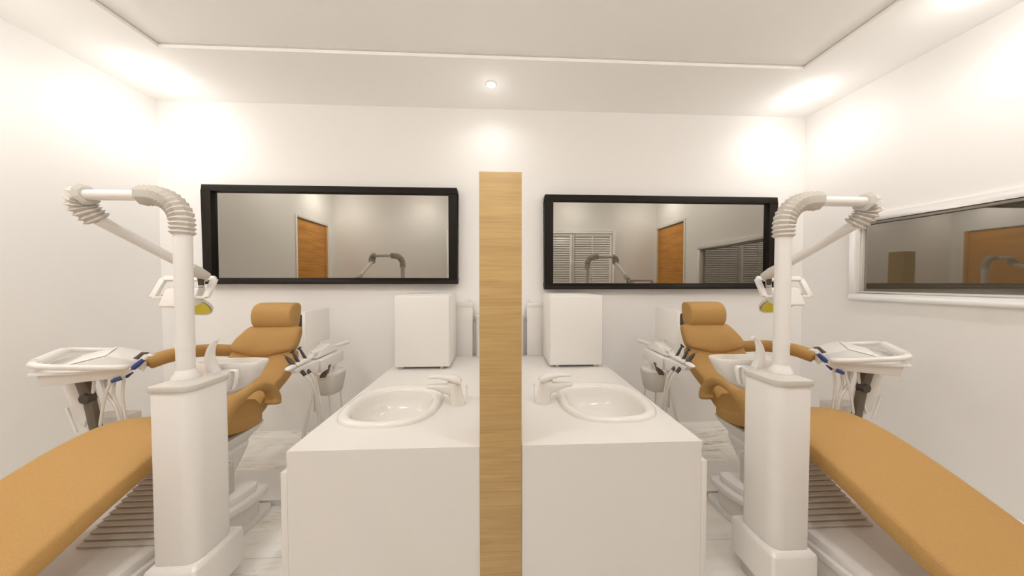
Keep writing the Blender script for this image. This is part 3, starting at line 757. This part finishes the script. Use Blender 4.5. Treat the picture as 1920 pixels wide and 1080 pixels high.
def instrument_tray(bay, side):
    """tray on the outer side of the chair, turned 45 degrees"""
    A = Vector((-2.045, 1.345, 0.842)); u = Vector((0.72, 0.694, 0)).normalized(); v = Vector((-0.694, 0.72, 0)).normalized(); zz = Vector((0, 0, 1))
    L, W = 0.29, 0.40
    def q(a, b, c=0.0): return A + u * (a * L) + v * (b * W) + zz * (c - 0.040 * a)
    t = thing('instrument_tray', 'white instrument tray with blue handpiece by the %s side wall' % side, 'dental tray', (-2.10, 1.55, 0), bay, 'instrument trays beside the walls')
    body = loft([[q(0.06, 0.04, -0.065), q(0.80, 0.04, -0.045), q(0.80, 0.92, -0.045), q(0.06, 0.92, -0.065)],
                 [q(0.03, 0.02, -0.012), q(0.95, 0.02, -0.012), q(0.95, 0.95, -0.012), q(0.03, 0.95, -0.012)]])
    mesh('tray_body', body, 'white', t, bay, bevel=0.003)
    mesh('tray_rim', loft([[q(-0.03, -0.02, -0.0118), q(0.9, -0.02, -0.0118), q(0.9, 0.98, -0.0118), q(-0.03, 0.98, -0.0118)], [q(-0.03, -0.02, 0), q(0.9, -0.02, 0), q(0.9, 0.98, 0), q(-0.03, 0.98, 0)]]), 'white', t, bay, bevel=0.002)
    # ridge-shaped cover
    prof = [(0.18, 0.0005), (0.22, 0.012), (0.64, 0.058), (1.00, 0.022), (1.03, 0.0), (1.02, -0.03), (0.9, -0.0002), (0.18, 0.0002)]
    cv = loft([[q(a, 0.16, c) for a, c in prof], [q(a, 0.90, c) for a, c in prof]])
    mesh('tray_cover', cv, 'white', t, bay, bevel=0.003)
    mesh('mat', loft([[q(0.23, 0.18, 0.0155), q(0.625, 0.18, 0.0585), q(0.625, 0.88, 0.0585), q(0.23, 0.88, 0.0155)], [q(0.23, 0.18, 0.0185), q(0.625, 0.18, 0.0615), q(0.625, 0.88, 0.0615), q(0.23, 0.88, 0.0185)]]), 'white2', t, bay, bevel=0.001)
    # U handle
    hp = [q(0.86, 0.0, 0.010), q(0.80, -0.05, 0.012), q(0.45, -0.05, 0.020), q(0.12, -0.03, 0.030), q(-0.01, 0.06, 0.033), q(-0.02, 0.16, 0.034), q(0.02, 0.55, 0.038), q(0.04, 0.86, 0.040), q(0.12, 0.985, 0.040), q(0.45, 1.0, 0.034), q(0.75, 0.98, 0.030)]
    mesh('handle', tube(smoothpath(hp, 4), 0.0135, 12), 'white', t, bay, smooth=50)
    mesh('handle_grip', tube([q(-0.02, 0.14, 0.034), q(0.03, 0.84, 0.040)], 0.021, 12), 'white', t, bay, smooth=50)
    # dark support arm
    c0 = Vector((-2.058, 1.50, 0.785)); c1 = Vector((-2.020, 1.50, 0.675)); c2 = Vector((-1.988, 1.50, 0.50))
    mesh('support_arm', [bar(c0, c1, 0.026, 0.046, up=(1, 0, 0.3)), bar(c1, c2, 0.024, 0.040, up=(1, 0, 0.3))], 'darkmetal', t, bay, bevel=0.003)
    mesh('arm_knob', tube([c1 + Vector((0.004, -0.024, 0.0)), c1 + Vector((0.004, 0.006, 0.0))], [0.024, 0.028], 8), 'dark', t, bay, smooth=0)
    # bottle
    b0 = Vector((-2.145, 1.555, 0.735)); b1 = Vector((-2.085, 1.555, 0.530))
    mesh('water_bottle', tube([b0, b0.lerp(b1, 0.02), b0.lerp(b1, 0.5), b0.lerp(b1, 0.97), b1], [0.036, 0.044, 0.042, 0.038, 0.028], 20), 'white2', t, bay, smooth=50)
    # lower box and its bracket
    lb = Vector((-2.03, 1.56, 0.53))
    mesh('lower_box', box(lb.x - 0.08, lb.x + 0.09, lb.y - 0.01, lb.y + 0.08, lb.z - 0.16, lb.z + 0.02), 'white', t, bay, bevel=0.006)
    mesh('bracket_bar', bar((-2.125, 1.50, 0.625), (-2.082, 1.50, 0.500), 0.008, 0.010), 'white', t, bay)
    mesh('stand_post', tube([(lb.x, lb.y + 0.02, lb.z - 0.158), (lb.x, lb.y + 0.02, 0.02)], 0.03, 16), 'white', t, bay)
    mesh('stand_foot', lathe([(0.0, 0.0), (0.10, 0.0), (0.10, 0.012), (0.03, 0.03), (0.0, 0.03)], (lb.x - 0.045, lb.y + 0.04, 0.0), 28), 'white', t, bay)
    # hoses
    hs = [[(-1.995, 1.50, 0.755), (-2.010, 1.50, 0.66), (-2.048, 1.50, 0.53)],
          [(-1.990, 1.52, 0.765), (-1.965, 1.52, 0.68), (-1.925, 1.52, 0.62), (-1.915, 1.53, 0.53)],
          [(-1.905, 1.50, 0.775), (-1.945, 1.50, 0.68), (-1.975, 1.50, 0.53)],
          [(-1.930, 1.53, 0.775), (-1.945, 1.53, 0.68), (-1.920, 1.53, 0.60), (-1.915, 1.54, 0.53)],
          [(-1.900, 1.54, 0.775), (-1.915, 1.54, 0.66), (-1.900, 1.54, 0.53)],
          [(-1.985, 1.54, 0.765), (-1.995, 1.54, 0.70), (-1.955, 1.54, 0.62), (-1.93, 1.54, 0.53)]]
    for h in hs: mesh('hose', hose(h, 0.0058), 'hose', t, bay, smooth=60)
    # handpieces at the far end
    e = (u * 0.45 + Vector((0.22, 0, 0)) + zz * 0.70).normalized()
    for off, mt, tip in ((0.10, 'blue', 'white'), (0.30, 'darkmetal', 'darkmetal')):
        p = q(0.93 if mt == 'blue' else 0.84, off, 0.0)
        h = mesh('handpiece', tube([p - e * 0.015, p + e * 0.015, p + e * 0.05], [0.011, 0.0125, 0.009], 12), mt, t, bay, smooth=50)
        k = p + e * 0.075
        mesh('handpiece_head', [tube([p + e * 0.048, k], [0.009, 0.008], 10), tube([k - e * 0.003, k + Vector((0.018, 0.004, -0.003))], [0.008, 0.005], 10), tube([k + Vector((0.014, 0.0, 0.0)), k + Vector((0.030, 0.0, 0.002))], 0.0015, 6)], tip, h, bay, smooth=50)
        mesh('handpiece_socket', tube([p - e * 0.045 - zz * 0.012, p - e * 0.020 - zz * 0.008], [0.010, 0.012], 10), 'blue', t, bay)
    mesh('handpiece_socket', tube([q(0.70, 0.02, -0.060), q(0.80, 0.02, -0.045)], [0.008, 0.011], 10), 'blue', t, bay)
    return t

def assistant_unit(bay, side):
    """element between the chair back and the counter"""
    t = thing('assistant_unit', 'white assistant tray with monitor and black handpieces, between %s chair and counter' % side, 'dental tray', (-1.08, 1.80, 0), bay, 'assistant trays with monitors')
    hb = [(-1.105, 1.552, 0.786), (-1.105, 1.565, 0.788), (-1.105, 1.73, 0.803), (-1.105, 1.765, 0.822), (-1.105, 2.11, 0.806), (-1.105, 2.146, 0.804)]
    mesh('handle_bar', tube(smoothpath(hb, 4), [0.008] + [0.0155] * 19 + [0.010], 14, flat=0.8), 'white', t, bay, smooth=50)
    mesh('tray_body', loft([[(-1.13, 1.76, 0.700), (-1.060, 1.76, 0.700), (-1.055, 1.99, 0.715), (-1.13, 1.99, 0.715)], [(-1.15, 1.735, 0.778), (-1.05, 1.735, 0.778), (-1.05, 1.985, 0.785), (-1.15, 1.985, 0.785)]]), 'white', t, bay, bevel=0.004)
    mesh('bar_mount', loft([[(-1.125, 1.60, 0.750), (-1.095, 1.60, 0.750), (-1.065, 1.734, 0.705), (-1.13, 1.734, 0.705)], [(-1.125, 1.58, 0.774), (-1.095, 1.58, 0.774), (-1.055, 1.734, 0.782), (-1.13, 1.734, 0.782)]]), 'white', t, bay, bevel=0.003)
    # keypad wedge under the monitor
    mesh('console', prism([(1.76, 0.7855), (1.98, 0.7855), (1.97, 0.825), (1.90, 0.848), (1.79, 0.82)], 'x', -1.150, -1.085), 'white2', t, bay, bevel=0.006)
    # monitor, screen facing the counter
    m0 = Vector((-1.162, 1.885, 0.962)); yv = Vector((0.0, 1, 0.0)); zv = Vector((0, 0, 1)); nv = yv.cross(zv)
    mo = mesh('monitor', obox(m0, nv, yv, zv, 0.010, 0.124, 0.106), 'white', t, bay, bevel=0.004)
    mesh('screen', obox(m0 + nv * 0.0108, nv, yv, zv, 0.0008, 0.116, 0.098), 'white2', mo, bay, bevel=0.0005)
    mesh('monitor_stem', bar(m0 - zv * 0.10 + yv * 0.02, (-1.15, 1.88, 0.79), 0.014, 0.03, up=(1, 0, 0)), 'white', mo, bay, bevel=0.003)
    # black handpieces
    for p, e, k in (((-1.108, 1.592, 0.800), (-0.040, 0.0, 0.045), 0), ((-1.108, 1.630, 0.806), (-0.030, 0.0, 0.054), 1), ((-1.108, 1.686, 0.812), (-0.029, 0.0, 0.054), 2)):
        p = Vector(p); ln = Vector(e).length; e = Vector(e).normalized()
        h = mesh('handpiece', tube([p - e * 0.02, p + e * ln * 0.5, p + e * ln * 0.85, p + e * ln], [0.0095, 0.0105, 0.007, 0.004] if k == 0 else [0.0085, 0.007, 0.0055, 0.005], 12), 'dark', t, bay, smooth=50)
        if k == 0: mesh('needle_tip', tube([p + e * ln * 0.97, p + e * ln * 1.12, p + e * ln * 1.12 + Vector((-0.014, 0, 0.003))], 0.0013, 6), 'dark', h, bay)
        else: mesh('handpiece_head', tube([p + e * ln + Vector((-0.009, 0.0, -0.006)), p + e * ln + Vector((0.007, 0.0, 0.007))], 0.0058, 10), 'dark', h, bay)
    ends = []
    for y, z in ((1.628, 0.742), (1.668, 0.742)):
        p = Vector((-1.080, y, z)); e = Vector((0.62, 0.0, -0.78)).normalized()
        mesh('handpiece_socket', tube([p - e * 0.016, p + e * 0.018], [0.0095, 0.0095], 10), 'dark', t, bay); ends.append(p + e * 0.016)
    # dark bracket, grey bin-shaped holder and its legs
    mesh('support_arm', prism([(-1.112, 0.648), (-1.075, 0.652), (-1.050, 0.728), (-1.066, 0.728), (-1.082, 0.695), (-1.105, 0.672)], 'y', 1.82, 1.845), 'darkmetal', t, bay, bevel=0.002)
    rings = []
    for z, sx, sy, ox in ((0.66, 0.078, 0.085, 0.0), (0.655, 0.081, 0.088, 0.0), (0.60, 0.072, 0.083, 0.0), (0.54, 0.056, 0.074, 0.004), (0.53, 0.050, 0.068, 0.004)):
        rings.append([(-1.095 + ox + p, 1.91 + q, z) for p, q in superell(sx, sy, 2.6, 32)])
    mesh('grey_holder', loft(rings), 'grey', t, bay, smooth=40)
    mesh('holder_top', prism([(-1.095 + p, 1.91 + q) for p, q in superell(0.077, 0.084, 2.6, 32)], 'z', 0.6603, 0.668), 'white2', t, bay, bevel=0.002)
    mesh('holder_post', tube([(-1.08, 1.93, 0.668), (-1.08, 1.93, 0.715)], 0.013, 14), 'white', t, bay)
    mesh('holder_fin', prism([(-1.175, 0.62), (-1.14, 0.56), (-1.165, 0.42), (-1.175, 0.42)], 'y', 1.86, 1.885), 'grey', t, bay, bevel=0.002)
    for a, b in (((-1.122, 1.795, 0.700), (-1.045, 1.84, 0.02)), ((-1.055, 1.95, 0.535), (-1.030, 1.96, 0.02)), ((-1.13, 1.95, 0.535), (-1.13, 1.97, 0.02))):
        mesh('leg', tube([a, b], 0.0055, 8), 'hose', t, bay, smooth=60)
    mesh('foot_plate', prism(rrect(-1.155, -0.98, 1.81, 2.02, 0.03), 'z', 0.0, 0.02), 'white', t, bay, bevel=0.004)
    # hoses hanging to the floor
    h1, h2 = ends
    hs = [[h1, h1 + Vector((0.022, 0.02, -0.05)), h1 + Vector((0.012, 0.10, -0.22)), (-1.085, 1.80, 0.30), (-1.10, 1.82, 0.022)],
          [h2, h2 + Vector((0.012, 0.02, -0.05)), h2 + Vector((-0.015, 0.08, -0.22)), (-1.105, 1.80, 0.30), (-1.12, 1.83, 0.022)],
          [(-1.08, 1.745, 0.70), (-1.105, 1.75, 0.60), (-1.165, 1.76, 0.38), (-1.215, 1.77, 0.15), (-1.25, 1.78, 0.04)],
          [(-1.09, 1.76, 0.70), (-1.125, 1.77, 0.55), (-1.175, 1.78, 0.32), (-1.215, 1.79, 0.04)]]
    for h in hs: mesh('hose', hose(h, 0.0052), 'hose', t, bay, smooth=60)
    return t

for bay, side in ((LEFT, 'left'), (Bay(True, RIGHT_DX, RIGHT_DY), 'right')):
    dental_chair(bay, side)
    column_unit(bay, side)
    operating_light(bay, side)
    instrument_tray(bay, side)
    assistant_unit(bay, side)
